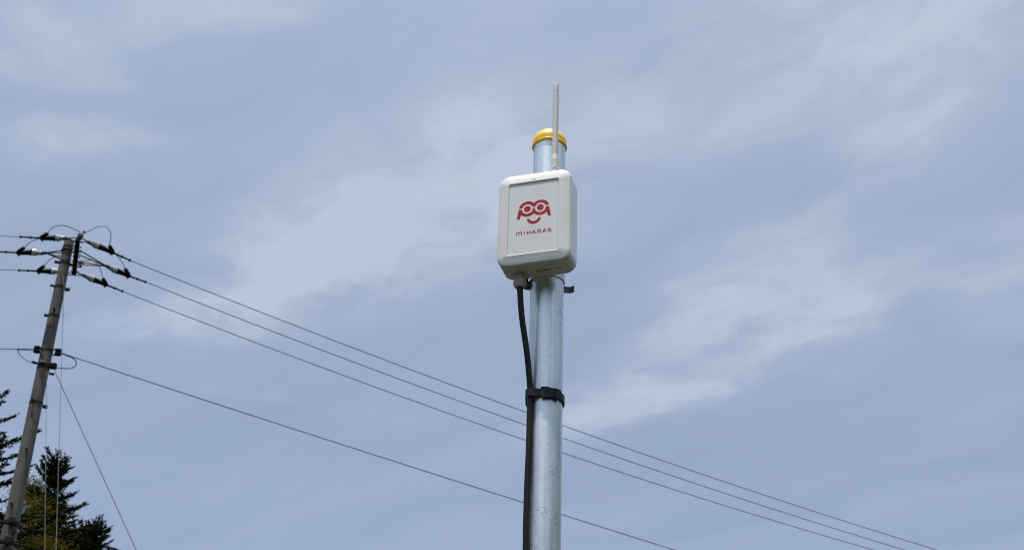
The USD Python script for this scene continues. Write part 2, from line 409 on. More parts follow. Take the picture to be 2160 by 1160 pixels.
for i in range(len(prof_h) - 1):
    for j in range(NA):
        q = (j + 1) % NA; hf += [(i * NA + j, (i + 1) * NA + q, i * NA + q), (i * NA + j, (i + 1) * NA + j, (i + 1) * NA + q)]
hm = trimesh.Trimesh(hv, hf, process=False)
if hm.face_normals[:, 2].mean() < 0:
    hm.invert()
single("hills", hm, "forest", "low wooded hills around the valley", "hills", kind="structure", smooth=True)

# ------------------------------------------------------------------ steel pole
POLE = np.array([0.06392, 2.42311]); R = 0.03025
TOPZ = 3.372
P3 = lambda z: np.array([POLE[0], POLE[1], z])
sp = thing("steel_pole", "slim galvanised steel tube post with a yellow domed cap, carrying the white box", "pole", P3(0))
part("shaft", lathe(P3(0), P3(TOPZ), [(R, 0), (R, 1)], 72), "galvanised", sp)
zc = 3.353
prof = [(0.0305, 0), (0.0328, 0.0), (0.0335, 0.0015), (0.0335, 0.0035), (0.0324, 0.0045), (0.0322, 0.0095), (0.0325, 0.0103)]
for t in np.linspace(6, 88, 18):
    tr = math.radians(t); prof.append((0.0325 * math.cos(tr), 0.0103 + 0.0285 * math.sin(tr)))
cap = part("cap", lathe(P3(zc), P3(zc + 1), prof, 64), "yellow_cap", sp, smooth=50)
ridges = []
for k in range(56):
    t = 2 * math.pi * k / 72; o = np.array([math.cos(t), math.sin(t), 0]); y = np.array([-o[1], o[0], 0])
    ridges.append(obox(P3(zc + 0.0071) + o * 0.0321, o, y, np.array([0, 0, 1.0]), (0.0012, 0.0020, 0.0050), 0.0005))
part("grip_ridges", ridges, "yellow_cap", cap, smooth=False)

# ------------------------------------------------------------------ sensor box
YAW = 0.29621
BN = np.array([-math.sin(YAW), -math.cos(YAW), 0]); BU = np.array([math.cos(YAW), -math.sin(YAW), 0]); BV = np.array([0, 0, 1.0])
BO = np.array([POLE[0], POLE[1], 3.14342]) + BN * 0.084 - BU * 0.00313      # centre of the front edge plane
HW, HH = 0.06753, 0.09669


def B(u, v, w):
    """Box coordinates in millimetres to world."""
    return BO + BU * (u / 1000) + BV * (v / 1000) + BN * (w / 1000)


def to_box(mesh_mm):
    A = np.eye(4); A[:3, 0], A[:3, 1], A[:3, 2], A[:3, 3] = BU / 1000, BV / 1000, BN / 1000, BO
    mesh_mm = mesh_mm.copy(); mesh_mm.apply_transform(A); return mesh_mm


def rrect(hw, hh, r, n=10, cu=0.0, cv=0.0):
    pts = []
    for cx, cy, a0 in ((1, 1, 0), (-1, 1, 90), (-1, -1, 180), (1, -1, 270)):
        for t in np.linspace(a0, a0 + 90, n):
            pts.append((cu + cx * (hw - r) + r * math.cos(math.radians(t)), cv + cy * (hh - r) + r * math.sin(math.radians(t))))
    return np.array(pts)


def loft(loops):
    """Closed skin through rounded rectangles (points, depth)."""
    n = len(loops[0][0]); v = np.vstack([np.c_[p, np.full(n, w)] for p, w in loops]); f = []
    for i in range(len(loops) - 1):
        for j in range(n):
            q = (j + 1) % n
            f += [(i * n + j, i * n + q, (i + 1) * n + q), (i * n + j, (i + 1) * n + q, (i + 1) * n + j)]
    c0, c1 = len(v), len(v) + 1
    v = np.vstack([v, [[*loops[0][0].mean(0), loops[0][1]], [*loops[-1][0].mean(0), loops[-1][1]]]]); k = (len(loops) - 1) * n
    for j in range(n):
        q = (j + 1) % n
        f += [(c0, q, j), (c1, k + j, k + q)]
    return trimesh.Trimesh(v, f, process=False)


hw, hh = HW * 1000, HH * 1000
PCU, PCV, PHW, PHH = -0.8, -1.2, 46.6, 75.2
def border(s, w):
    """Loop s of the way (0..1) from the outer edge to the rim of the recess."""
    return rrect(hw + (PHW - hw) * s, hh + (PHH - hh) * s, 20 + (3.0 - 20) * s, 10, PCU * s, PCV * s), w
loops = [(rrect(hw - 4, hh - 4, 17), -50), (rrect(hw - 1.2, hh - 1.2, 19.5), -49.3), (rrect(hw, hh, 20.5), -47), (rrect(hw, hh, 20.5), -24.2),
         (rrect(hw - 0.5, hh - 0.5, 20), -23.9), (rrect(hw - 0.5, hh - 0.5, 20), -23.3), (rrect(hw, hh, 20.5), -23.0),
         (rrect(hw, hh, 20.5), -3.6), (rrect(hw - 0.35, hh - 0.35, 20.2), -1.6), (rrect(hw - 1.3, hh - 1.3, 19.6), -0.1),
         border(0.14, 1.0), border(0.34, 2.3), border(0.56, 3.4), border(0.76, 4.2), border(0.88, 4.6), (rrect(PHW + 0.7, PHH + 1.5, 3.6, 10, PCU, PCV), 4.75), (rrect(PHW + 0.2, PHH + 0.7, 3.0, 10, PCU, PCV), 4.4), (rrect(PHW - 0.4, PHH - 0.6, 2.0, 10, PCU, PCV), 3.0), (rrect(PHW - 0.45, PHH - 0.65, 2.0, 10, PCU, PCV), 2.5)]
sb = thing("sensor_box", "white plastic box with red face emblem and upright antenna, clamped to the steel pole", "sensor box", B(0, -97, -22))
part("housing", to_box(loft(loops)), "white_plastic", sb, smooth=32)
pn = rrect(PHW - 0.85, PHH - 1.05, 1.8, 8, PCU, PCV); pi_ = rrect(PHW - 1.1, PHH - 1.3, 1.6, 8, PCU, PCV)
panel = part("front_panel", to_box(loft([(pn, 2.55), (pn, 3.05), (pi_, 3.3)])), "panel_plastic", sb, smooth=30)

E1, E2, RO, RW, RP = (-11.9, 17.3), (12.2, 17.3), 16.3, 10.2, 6.3
gap = sbox(-40, 17.4, 40, 20.4)
disc = lambda c, r: Point(*c).buffer(r, 48)
specs = unary_union([disc(E1, RO), disc(E2, RO)]).union(Polygon([(-28.3, 17.4), (-21.0, 17.4), (-25.7, -2.9), (-31.4, -2.6)])).union(Polygon([(21.4, 17.4), (28.5, 17.4), (32.2, -2.7), (26.6, -2.9)]))
specs = specs.difference(gap).difference(unary_union([disc(E1, RW), disc(E2, RW)]))
specs = specs.union(disc(E1, RP)).union(disc(E2, RP))
mouth = disc((0.4, -3.0), 13.2).difference(disc((0.4, -1.4), 8.9)).intersection(Polygon([(-14, -4.4), (15, -3.9), (15, -20), (-14, -20)]))
emb = extrude(unary_union([specs, mouth]), 0.14); emb.apply_translation([0, 0, 3.3])
part("emblem", to_box(emb), "red_print", panel, smooth=False, label="red emblem of a smiling face with round glasses")


def arc(cx, cy, r, a0, a1, n=14, ry=None):
    t = np.radians(np.linspace(a0, a1, n)); return list(zip(cx + r * np.cos(t), cy + (ry or r) * np.sin(t)))


H = 7.2
LET = [  # centre lines of the letters, box millimetres from the start of the word
    [[(0.8, 0), (0.8, 4.6)] + arc(3.1, 4.6, 2.3, 180, 0) + [(5.4, 0)], [(5.4, 4.6)] + arc(7.8, 4.6, 2.4, 180, 0) + [(10.2, 0)]],
    [[(15.4, 0), (15.4, H)]],
    [[(20.9, 0), (20.9, H)], [(26.4, 0), (26.4, H)], [(20.9, 3.6), (26.4, 3.6)]],
    [[(29.4, 0), (32.9, H), (36.6, 0)], [(30.7, 2.2), (35.3, 2.2)]],
    [[(40.0, 0), (40.0, H - 0.1), (43.4, H - 0.1)] + arc(43.4, 5.1, 2.0, 90, -90, 10) + [(40.0, 3.0)], [(42.8, 3.0), (45.6, 0)]],
    [[(48.8, 0), (52.4, H), (56.1, 0)], [(50.1, 2.2), (54.8, 2.2)]],
    [[(64.6, 6.2), (63.4, 6.9), (60.9, 6.9)] + arc(60.7, 5.25, 1.65, 90, 270, 10) + [(63.1, 3.6)] + arc(63.1, 1.95, 1.65, 90, -90, 10) + [(60.4, 0.3), (58.9, 1.0)]],
]
words = unary_union([LineString(s).buffer(0.72, cap_style="flat", join_style="mitre") for l in LET for s in l])
words = affinity.translate(affinity.scale(words, 1.0, 1.0, origin=(0, 0)), -31.9, -37.0)
tx = extrude(words, 0.14); tx.apply_translation([0, 0, 3.3])
part("lettering", to_box(tx), "red_print", panel, smooth=False)

# latch covers let into the top and bottom of the border
for sgn in (1, -1):
    prof = [(hh + (PHH - hh) * s + PCV * s * sgn, w) for s, w in ((0.12, 0.9), (0.34, 2.3), (0.56, 3.4), (0.78, 4.3), (0.92, 4.72))]
    pts = [(u, sgn * v, w + 0.22) for u in (-16.5, 15.0) for v, w in prof] + [(u, sgn * v, w - 0.6) for u in (-16.5, 15.0) for v, w in prof]
    lc = part("latch_cover", to_box(trimesh.Trimesh(pts, process=False).convex_hull), "white_plastic", sb, smooth=20)
    v, w = prof[-2]
    notch = extrude(Point(0, 0).buffer(1, 24).intersection(sbox(-1, -1, 1, 0)), 0.12)
    notch.apply_scale([4.5, 1.0, 1.0]); notch.apply_translation([-0.8, sgn * v + (1.4 if sgn > 0 else -0.3), w + 0.28])
    part("finger_notch", to_box(notch), "grey_plastic", lc, smooth=False)

# antenna
def px_of(p):
    c = ROT.T @ (np.asarray(p) - EYE); return PW / 2 + F * c[0] / -c[2], PH / 2 - F * c[1] / -c[2]


uA = 44.0
for _ in range(30):                                    # the antenna stands on the middle line of the box's top
    uA -= (px_of(B(uA, 97 + 25, -24))[0] - 1170.4) * 0.6
A0 = lambda z: B(uA, 97, -24) + np.array([0, 0, z])
an = UsdGeom.Xform.Define(stage, numbered(str(sb.GetPath()), "antenna")).GetPrim()
part("connector", lathe(A0(-0.002), A0(0.998), [(0.0066, 0), (0.0066, 0.0055), (0.0048, 0.0057), (0.0048, 0.014), (0.0050, 0.0145), (0.0062, 0.0147), (0.0062, 0.0175), (0.0050, 0.0177), (0.0050, 0.0205)], 24), "chrome", an)
part("base", lathe(A0(0.0195), A0(1.0195), [(0.0064, 0), (0.0070, 0.0004), (0.0070, 0.0175), (0.0069, 0.0192)], 32), "grey_plastic", an)
part("collar", lathe(A0(0.0387), A0(1.0387), [(0.0070, 0), (0.0068, 0.001), (0.0056, 0.0115), (0.0052, 0.0118)], 32), "pale_collar", an)
# find the height of the tip on the antenna's axis
lo_, hi_ = 0.1, 0.5
for _ in range(50):
    mid = (lo_ + hi_) / 2; p = A0(mid) - EYE; c = ROT.T @ p
    if PH / 2 - F * c[1] / -c[2] > 178.5:
        lo_ = mid
    else:
        hi_ = mid
TIP = lo_
part("rod", lathe(A0(0.0502), A0(1.0502), [(0.0055, 0), (0.0055, TIP - 0.0502 - 0.0192)], 32), "grey_plastic", an)
part("tip_cap", lathe(A0(TIP - 0.0186), A0(TIP + 0.9814), [(0.0050, -0.0006), (0.0055, 0), (0.0055, 0.0155), (0.0050, 0.0176), (0.0036, 0.0186)], 32), "grey_plastic", an)

# cable gland under the box
GZ = BO[2] - HH
GP = atz(1097.5, 578, GZ); uG, wG = float((GP - BO) @ BU) * 1000, float((GP - BO) @ BN) * 1000
wG = min(max(wG, -30), -20)
G0 = lambda z: B(uG, -97, wG) - np.array([0, 0, z])
gl = UsdGeom.Xform.Define(stage, numbered(str(sb.GetPath()), "cable_gland")).GetPrim()
part("flange", lathe(G0(-0.0006), G0(0.9994), [(0.0098, 0), (0.0098, 0.0062)], 6), "gland_nylon", gl)
dome_prof = [(0.0110, 0), (0.0114, 0.001), (0.0114, 0.0165), (0.0106, 0.0195), (0.0085, 0.0225), (0.0058, 0.0232)]
nut = lathe(G0(0.0056), G0(1.0056), dome_prof, 40)
part("dome_nut", nut, "gland_nylon", gl)
for t in np.arange(8) * math.pi / 4:
    part("grip_flat", obox(G0(0.0148) + 0.0112 * np.array([math.cos(t), math.sin(t), 0]), np.array([math.cos(t), math.sin(t), 0]), np.array([-math.sin(t), math.cos(t), 0]), BV, (0.0014, 0.0062, 0.0155), 0.0004), "gland_nylon", gl, smooth=False)
GEND = G0(0.0285)

# small printed marks on the underside
marks = []
for i, pat in enumerate(("-|-", "=|=", "#", "-|=")):
    cx = 1.5 + i * 6.6
    marks += [sbox(cx - 2.1, -2.0, cx + 2.1, -1.2), sbox(cx - 2.1, 1.2, cx + 2.1, 2.0), sbox(cx - 0.5, -2.0, cx + 0.5, 2.2)] + ([sbox(cx - 2.1, -0.4, cx + 2.1, 0.4)] if i % 2 == 0 else [sbox(cx - 2.1, -2, cx - 1.3, 2)]) + ([sbox(cx + 1.2, -2, cx + 2.1, 2)] if i > 1 else [])


def under_box(shape):
    s = extrude(shape, 0.12)
    A = np.eye(4); A[:3, 0], A[:3, 1], A[:3, 2], A[:3, 3] = BU / 1000, BN / 1000, -BV / 1000, B(0, -97, -27)
    A[:3, 1] *= 1
    s.apply_transform(A)
    if np.linalg.det(A[:3, :3]) < 0:
        s.invert()
    return s


part("underside_print", under_box(unary_union(marks)), "dark_print", sb, smooth=False)
part("underside_number", under_box(affinity.translate(unary_union([sbox(0, -2, .6, 2), sbox(2.2, -2, 4.6, 2).difference(sbox(2.9, -1.2, 3.9, 1.2)), sbox(6.2, 1.3, 8.6, 2), sbox(6.2, -2, 8.6, -1.3), sbox(7.8, 0, 8.6, 2), sbox(6.2, -2, 7, 0), sbox(6.2, -.3, 8.6, .3), sbox(10.2, -2, 12.6, 2).difference(sbox(10.9, -1.2, 11.9, 1.2))]), 31.5, 1.0)), "grey_print", sb, smooth=False)
# mounting plate between box and pole
dpole = unit(np.array([POLE[0], POLE[1], 0]) - np.array([*B(0, 0, -44)[:2], 0]))
pl = [(-17, -50.1), (17, -50.1), (11.5, -54.6), (-11.5, -54.6)]
pts = [B(u + 4.8, v, w) for v in (-99.5, -20) for u, w in pl]
part("mounting_plate", trimesh.Trimesh(pts, process=False).convex_hull, "white_plastic", sb, smooth=False)

# ------------------------------------------------------------------ stainless band clamp behind the box
bz0, bz1 = 3.0530, 3.0690
mbk = thing("band_clamp", "stainless band clamp round the steel pole just below the white box", "clamp", P3(bz0))
ring = []
for i, (r, z) in enumerate(((R + 0.0004, bz0), (R + 0.0018, bz0), (R + 0.0018, bz1), (R + 0.0004, bz1))):
    ring.append((r, z - bz0))
v, f, n = [], [], 72
for r, z in ring:
    for j in range(n):
        t = 2 * math.pi * j / n; v.append((POLE[0] + r * math.cos(t), POLE[1] + r * math.sin(t), bz0 + z))
for i in range(4):
    for j in range(n):
        q = (j + 1) % n; k = (i + 1) % 4
        f += [(i * n + j, i * n + q, k * n + q), (i * n + j, k * n + q, k * n + j)]
part("band", trimesh.Trimesh(v, f, process=False), "stainless", mbk, smooth=30)
def strap(pts2, z0, z1, th):
    g = LineString(pts2).buffer(th / 2, cap_style="flat", join_style="round"); s = extrude(g, z1 - z0); s.apply_translation([0, 0, z0]); return s
X0, Y0 = POLE
part("ear", strap([(X0 + 0.022, Y0 + 0.0215), (X0 + 0.040, Y0 + 0.0235), (X0 + 0.0470, Y0 + 0.0215), (X0 + 0.0492, Y0 + 0.0165)], bz0 - 0.0045, bz0 + 0.0085, 0.0016), "dull_steel", mbk)
part("ear", strap([(X0 - 0.024, Y0 + 0.0185), (X0 - 0.036, Y0 + 0.017), (X0 - 0.046, Y0 + 0.012)], bz0 - 0.004, bz0 + 0.009, 0.0016), "dull_steel", mbk)
bc = np.array([X0 - 0.0365, Y0 - 0.001, bz0 + 0.004])
part("screw", [rod(bc - [0, 0.016, 0], bc + [0, 0.020, 0], 0.0026), lathe(bc - [0, 0.021, 0], bc - [0, 0.016, 0], [(0.0052, 0), (0.0058, 0.3), (0.0058, 1)], 6)], "dark_steel", mbk)
part("screw_housing", obox(bc + [0, 0.002, -0.0075], np.array([1, 0, 0]), np.array([0, 1, 0]), np.array([0, 0, 1.0]), (0.017, 0.020, 0.005), 0.0012), "dull_steel", mbk)

# ------------------------------------------------------------------ cable and cable strap
STZ = 2.8175
path_px = [(1097.6, 601.4), (1098.6, 642.8), (1100.2, 663.5), (1103.8, 691), (1109.0, 725.5), (1113.3, 760), (1117.2, 803), (1119.3, 830), (1118.6, 860), (1117.2, 881), (1116.5, 925), (1115.0, 960), (1112.6, 1012), (1110.9, 1063), (1109.7, 1115), (1109.3, 1160)]
cab = [GEND + np.array([0, 0, 0.012]), GEND]
ys, ye = GEND[1], POLE[1] - 0.0240
for x, y in path_px[1:]:
    t = np.clip((y - 601) / (828 - 601), 0, 1); t = t * t * (3 - 2 * t) * 0.5 + t * 0.5
    Y = ys + (ye - ys) * t
    p = aty(x, y, Y)
    q = p[:2] - POLE; d = np.linalg.norm(q)
    if d < R + 0.0055:
        p[:2] = POLE + q / d * (R + 0.0055)
    cab.append(p)
last = cab[-1]
for z in (2.2, 1.6, 0.9, 0.3, 0.03):
    cab.append(np.array([last[0] + 0.002 * math.sin(z * 5), last[1], z]))
CPATH = spline(cab, 150)
single("cable", tube(CPATH, 0.0053, 16), "black_rubber", "thick black cable leaving the gland of the white box and running down the steel pole", "cable", smooth=40)
cstrap = CPATH[np.argmin(np.abs(CPATH[:, 2] - STZ))][:2]
loop = unary_union([Point(*POLE).buffer(R + 0.0006, 64), Point(*cstrap).buffer(0.0058, 32)]).convex_hull
band = loop.buffer(0.0030, 16).difference(loop.buffer(0.0004, 16))
tie = thing("cable_strap", "black buckled strap binding the cable to the steel pole", "strap", P3(STZ))
s = extrude(band, 0.0135); s.apply_translation([0, 0, STZ - 0.007]); part("strap", s, "black_nylon", tie, smooth=30)
# buckle: three stepped bars hugging the front of the pole
outer = loop.buffer(0.0068, 16).difference(loop.buffer(0.0026, 16))
def sector(a0, a1):
    return Polygon([tuple(POLE)] + [(POLE[0] + 0.08 * math.cos(math.radians(t)), POLE[1] + 0.08 * math.sin(math.radians(t))) for t in np.linspace(a0, a1, 12)])
bk = []
for a0, a1, z0, z1, ext in ((-103, -80, -0.0105, 0.0085, 0.0066), (-80, -66, -0.0095, 0.0078, 0.0052), (-66, -45, -0.0100, 0.0080, 0.0064)):
    g = loop.buffer(ext, 16).difference(loop.buffer(0.0024, 16)).intersection(sector(a0, a1)); s = extrude(g, z1 - z0); s.apply_translation([0, 0, STZ + z0]); bk.append(s)
part("buckle", bk, "black_nylon", tie, smooth=30)

# ------------------------------------------------------------------ utility pole
UT = aty(146.5, 507, 26.0)
UX, UY, UZ = UT
U3 = lambda z, o=(0, 0): np.array([UX + o[0], UY + o[1], z])
rad = lambda z: 0.095 + (UZ - z) / 150.0
up = thing("utility_pole", "tall grey concrete utility pole with a dark crossarm, in front of the fir trees", "utility pole", U3(0))
part("shaft", lathe(U3(0), U3(UZ), [(rad(0), 0), (rad(UZ * 0.5), 0.5), (rad(UZ - 0.02), 1 - 0.02 / UZ), (rad(UZ) - 0.02, 1)], 40), "concrete", up, smooth=40)


def pole_z(py):
    lo, hi = 3.0, UZ + 1
    for _ in range(50):
        mid = (lo + hi) / 2; c = ROT.T @ (U3(mid) - EYE)
        lo, hi = (mid, hi) if PH / 2 - F * c[1] / -c[2] > py else (lo, mid)
    return lo


LEFT = unit(np.cross([0, 0, 1], [UX, UY, 0])); TOCAM = -unit([UX, UY, 0])
ZB = UZ - 0.25
Z = lambda x, y: atz(x, y, ZB)
N0, N1 = Z(164.5, 503.5), Z(156, 578)
ad = unit(N1 - N0); an_ = unit(np.cross(ad, [0, 0, 1])); UPV = np.array([0, 0, 1.0])
if an_ @ LEFT < 0:
    an_ = -an_
arm = part("crossarm", obox((N0 + N1) / 2, ad, an_, UPV, (np.linalg.norm(N1 - N0), 0.09, 0.09), 0.012), "dark_steel", up)
mid = (N0 + N1) / 2
for k, s in enumerate(np.linspace(0.08, 0.92, 7)):     # bolts through the arm
    p = N0 + (N1 - N0) * s
    part("arm_bolt", lathe(p - an_ * 0.085, p + an_ * 0.065, [(0.018, 0), (0.018, 0.14), (0.010, 0.16), (0.010, 0.85), (0.018, 0.87), (0.018, 1)], 8), "dark_steel", up)
# U-bolt that holds the arm to the pole
th = np.radians(np.linspace(-100, 100, 20)); ctr = U3(ZB)
axn = unit(np.array([*(ctr - (mid + 0))[:2], 0])); ayn = np.cross(UPV, axn); rr = rad(ZB) + 0.012
part("u_bolt", tube([ctr + rr * (math.cos(t) * axn + math.sin(t) * ayn) for t in th] , 0.012, 8), "dark_steel", up)


def pin_insulator(base, h=0.17, r=0.062):
    x = UsdGeom.Xform.Define(stage, numbered(str(up.GetPath()), "pin_insulator")).GetPrim()
    part("pin", lathe(base, base + UPV * h * 0.55, [(0.03, 0), (0.03, 0.2), (0.016, 0.25), (0.016, 1)], 12), "dark_steel", x)
    part("porcelain", lathe(base + UPV * h * 0.45, base + UPV * h, [(r * 0.5, 0), (r * 0.95, 0.02), (r, 0.2), (r * 0.72, 0.32), (r * 0.72, 0.42), (r * 0.95, 0.5), (r * 0.9, 0.75), (r * 0.6, 0.85), (r * 0.6, 0.92), (r * 0.5, 1)], 24), "porcelain", x)
    return base + UPV * h


PI1 = pin_insulator(N0 + ad * 0.03 + UPV * 0.0 - an_ * 0.035)
PI2 = pin_insulator(N0 + ad * 1.10 + UPV * 0.02 - an_ * 0.105)

# bands round the pole, some with stubs or step bolts
def pole_band(py, h=0.05, name="band", m="dark_steel"):
    z = pole_z(py); r = rad(z) + 0.006
    b = part(name, lathe(U3(z - h / 2), U3(z + h / 2), [(r - 0.012, 0), (r, 0.02), (r, 0.98), (r - 0.012, 1)], 32), m, up)
    return z, r, b


def stub(z, r, side, length, size=0.045, m="dark_steel", parent=None):
    d = unit(side); c = U3(z) + d * (r + length / 2)
    return part("clamp_lug", obox(c, d, np.cross(UPV, d), UPV, (length, size, size), 0.008), m, parent or up)


z, r, b = pole_band(523, 0.03)
z, r, b = pole_band(556, 0.07); stub(z, r, LEFT, 0.09, 0.05, parent=b); stub(z, r, -LEFT, 0.06, 0.05, parent=b)
z, r, b = pole_band(607, 0.05); stub(z, r, LEFT + 0.2 * TOCAM, 0.08, 0.04, parent=b); stub(z - 0.03, r, -LEFT + 0.3 * TOCAM, 0.09, 0.06, parent=b)
z, r, b = pole_band(668, 0.04); stub(z, r, LEFT, 0.07, 0.05, parent=b)
z, r, b = pole_band(775, 0.10); stub(z + 0.04, r, -LEFT + 0.3 * TOCAM, 0.12, 0.10, parent=b); stub(z - 0.1, r, -LEFT, 0.10, 0.04, parent=b); stub(z + 0.04, r, LEFT + .4 * TOCAM, 0.12, 0.035, parent=b)
part("ground_clamp", obox(U3(z + 0.05) + TOCAM * (r + 0.02) + LEFT * 0.04, LEFT, TOCAM, UPV, (0.10, 0.05, 0.06), 0.01), "wire_zinc", up)
z, r, b = pole_band(851, 0.05); stub(z - 0.03, r, -LEFT, 0.09, 0.06, parent=b)
ZCL = {}
for py in (1105, 1146):
    z, r, b = pole_band(py, 0.07); ZCL[py] = (z, r)
    part("cable_clamp", obox(U3(z) + TOCAM * (r + 0.05), LEFT, TOCAM, UPV, (0.12, 0.10, 0.13), 0.015), "dark_steel", up)
for py, off in ((660, 0.02), (850, 0.06), (955, 0.0), (1070, 0.05), (1128, -.05)):   # step bolts pointing towards the camera side
    z = pole_z(py); d = unit(TOCAM + LEFT * off * 8); q = U3(z)
    part("step_bolt", [lathe(q + d * (rad(z) - 0.02), q + d * (rad(z) + 0.065), [(0.018, 0), (0.018, 0.8), (0.028, 0.82), (0.028, 1)], 12)], "dark_steel", up)

# ------------------------------------------------------------------ strain insulators, each with its links, cover and sleeve
STRAIN = {
    "near left": dict(links=[(158, 501.7), (158, 510)], conv=(138, 502.8), ins=[(135, 502.8), (118, 502)], cover=[(118.5, 502), (85, 502.8)], sleeve=[(86, 502.2), (41, 499.6)], tap=[(84, 502), (101, 492.5)]),
    "middle left": dict(links=[(156, 524.5), (155, 533), (150, 549), (149, 556)], conv=(96, 533.4), ins=[(88, 534.3), (68, 531.8)], cover=[(68.5, 532), (36, 534)], sleeve=[(37, 533), (-15, 530.5)], tap=[(36, 532), (51, 522.5)]),
    "far left": dict(links=[(151, 575), (150, 581)], conv=(134, 574), ins=[(124, 573), (109, 572)], cover=[(109.5, 572), (78, 572)], sleeve=[(79, 571.5), (38, 570.2)], tap=[(79, 571), (93, 561.5)]),
    "near right": dict(links=[(171, 502), (169, 511)], conv=(187, 511), ins=[(189, 511.5), (207, 519)], cover=[(206.5, 518.8), (240, 534)], sleeve=[(239, 533.6), (276, 550)], tap=[(240, 533), (231, 518.5)]),
    "middle right": dict(links=[(166, 527), (165, 537), (161, 551), (160, 558)], conv=(224, 561), ins=[(229, 563.3), (245, 570.3)], cover=[(244.5, 570), (274, 583)], sleeve=[(273, 582.6), (309, 595.4)], tap=[(274, 582), (264, 567)]),
    "far right": dict(links=[(159, 573), (158, 580)], conv=(176, 581), ins=[(180, 582.3), (196.5, 589)], cover=[(196, 588.8), (226, 601.5)], sleeve=[(225, 601.2), (260, 615)], tap=[(226, 601), (217, 587.5)]),
}
SLEEVE_END, TAP_END = {}, {}
for key, d in STRAIN.items():
    which, side = key.split()
    lab = {"near": "uppermost strain insulator on the {} side of the utility pole, beside the pole top", "middle": "strain insulator on the {} side of the utility pole, hung from four spread rods", "far": "strain insulator on the {} side of the utility pole at the crossarm's lower end"}[which].format(side)
    t = thing("strain_insulator", lab, "insulator", Z(*d["conv"]), group="strain insulators on the utility pole")
    cv = Z(*d["conv"])
    for q in d["links"]:
        part("link_rod", rod(Z(*q), cv, 0.013, n=8), "weathered_steel", t)
    i0, i1 = (Z(*q) for q in d["ins"])
    part("clevis", lathe(cv - unit(i0 - cv) * 0.03, i0, [(0.02, 0), (0.035, 0.2), (0.03, 0.6), (0.04, 1)], 12), "weathered_steel", t)
    L = 1.0
    im = i0 + (i1 - i0) * 0.5
    part("insulator_neck", lathe(i0, im, [(0.030, 0), (0.042, 0.08), (0.044, 0.32), (0.032, 0.4), (0.034, 0.52), (0.052, 0.62), (0.054, 0.84), (0.044, 0.92), (0.044, 1.0)], 24), "aged_porcelain", t)
    part("porcelain", lathe(im, i1, [(0.050, 0), (0.064, 0.1), (0.068, 0.22), (0.067, 0.9), (0.060, 1.0)], 24), "porcelain", t)
    c0, c1 = (Z(*q) for q in d["cover"]); s0, s1 = (Z(*q) for q in d["sleeve"])
    cvm = part("cover", lathe(c0, c1, [(0.050, 0), (0.058, 0.02), (0.058, 0.10), (0.050, 0.12), (0.052, 0.40), (0.046, 0.42), (0.044, 0.80), (0.040, 0.98), (0.028, 1)], 18), "dark_polymer", t)
    dn = [c0 + (c1 - c0) * s - UPV * 0.05 for s in (0.12, 0.85)]
    for p in dn:
        part("cover_peg", rod(p + UPV * 0.02, p - UPV * 0.02, 0.022, 0.016, n=10), "dark_polymer", cvm)
    part("sleeve", lathe(s0, s1, [(0.020, 0), (0.018, 0.42), (0.027, 0.44), (0.028, 0.50), (0.018, 0.52), (0.016, 0.90), (0.030, 0.92), (0.030, 0.97), (0.012, 1)], 14), "dark_polymer", t)
    t0, t1 = (Z(*q) for q in d["tap"])
    td = unit(t1 - t0)
    part("tap_cover", lathe(t0, t1, [(0.026, 0), (0.038, 0.35), (0.033, 0.62), (0.039, 0.68), (0.039, 0.92), (0.022, 0.96), (0.012, 1)], 14), "dark_polymer", t)
    SLEEVE_END[key], TAP_END[key] = s1, t1

# ------------------------------------------------------------------ wires
def jump(p0, p1, px, n=50):
    """A slack wire from p0 to p1 whose course between is given by directions from the camera, its depth running evenly."""
    pts = [p0]
    for k, (x, y) in enumerate(px):
        s = (k + 1) / (len(px) + 1); pts.append(aty(x, y, p0[1] + (p1[1] - p0[1]) * s))
    return spline(pts + [p1], n)


tz = PI1 + UPV * 0.006
j = thing("jumper_wire", "thin black jumper wire arching in two bows over the white insulator at the pole top", "wire", PI1, group="jumper wires")
part("wire", tube(jump(TAP_END["near left"], tz, [(107, 484), (115, 478.5), (125, 475.8), (134, 476), (145, 478.8), (157, 484)]), 0.008, 8), "wire_black", j)
part("wire", tube(jump(tz, TAP_END["near right"], [(186, 488.3), (196, 483), (207, 478.2), (217, 477), (225, 479.5), (231, 486), (233.8, 495), (233, 506)]), 0.008, 8), "wire_black", j)
part("tie_grip", tube(jump(aty(167.5, 488.5, PI1[1]), aty(172.5, 491.5, PI1[1]), [(170, 490)], 6), 0.024, 8), "dark_polymer", j)
part("tie_grip", tube(jump(aty(173, 491.5, PI1[1]), aty(180, 488.8, PI1[1]), [(176, 490.6)], 6), 0.024, 8), "dark_polymer", j)
single("jumper_wire", tube(jump(TAP_END["middle left"], Z(84, 503), [(56, 517.5), (64, 510.8), (74, 506)]), 0.008, 8), "wire_black", "thin jumper wire rising from the middle left strain insulator to the one above it", "wire", group="jumper wires")
single("jumper_wire", tube(jump(Z(245, 537), TAP_END["middle right"], [(252, 546), (258, 554), (262, 561)]), 0.008, 8), "wire_black", "short jumper wire curving down to the middle right strain insulator", "wire", group="jumper wires")
single("jumper_wire", tube(jump(PI2 + UPV * 0.01, TAP_END["far right"], [(178, 550.5), (189, 548.6), (200, 551.5), (208, 560), (213, 571)]), 0.008, 8), "wire_black", "jumper wire bowing from the crossarm's side insulator to the lowest right strain insulator", "wire", group="jumper wires")
single("jumper_wire", tube(jump(TAP_END["far left"], Z(134, 537) + np.array([0, 0.15, 0.02]), [(97, 556), (104, 549), (112, 543.5), (122, 539)]), 0.008, 8), "wire_black", "jumper wire rising from the lowest left strain insulator behind the pole", "wire", group="jumper wires")


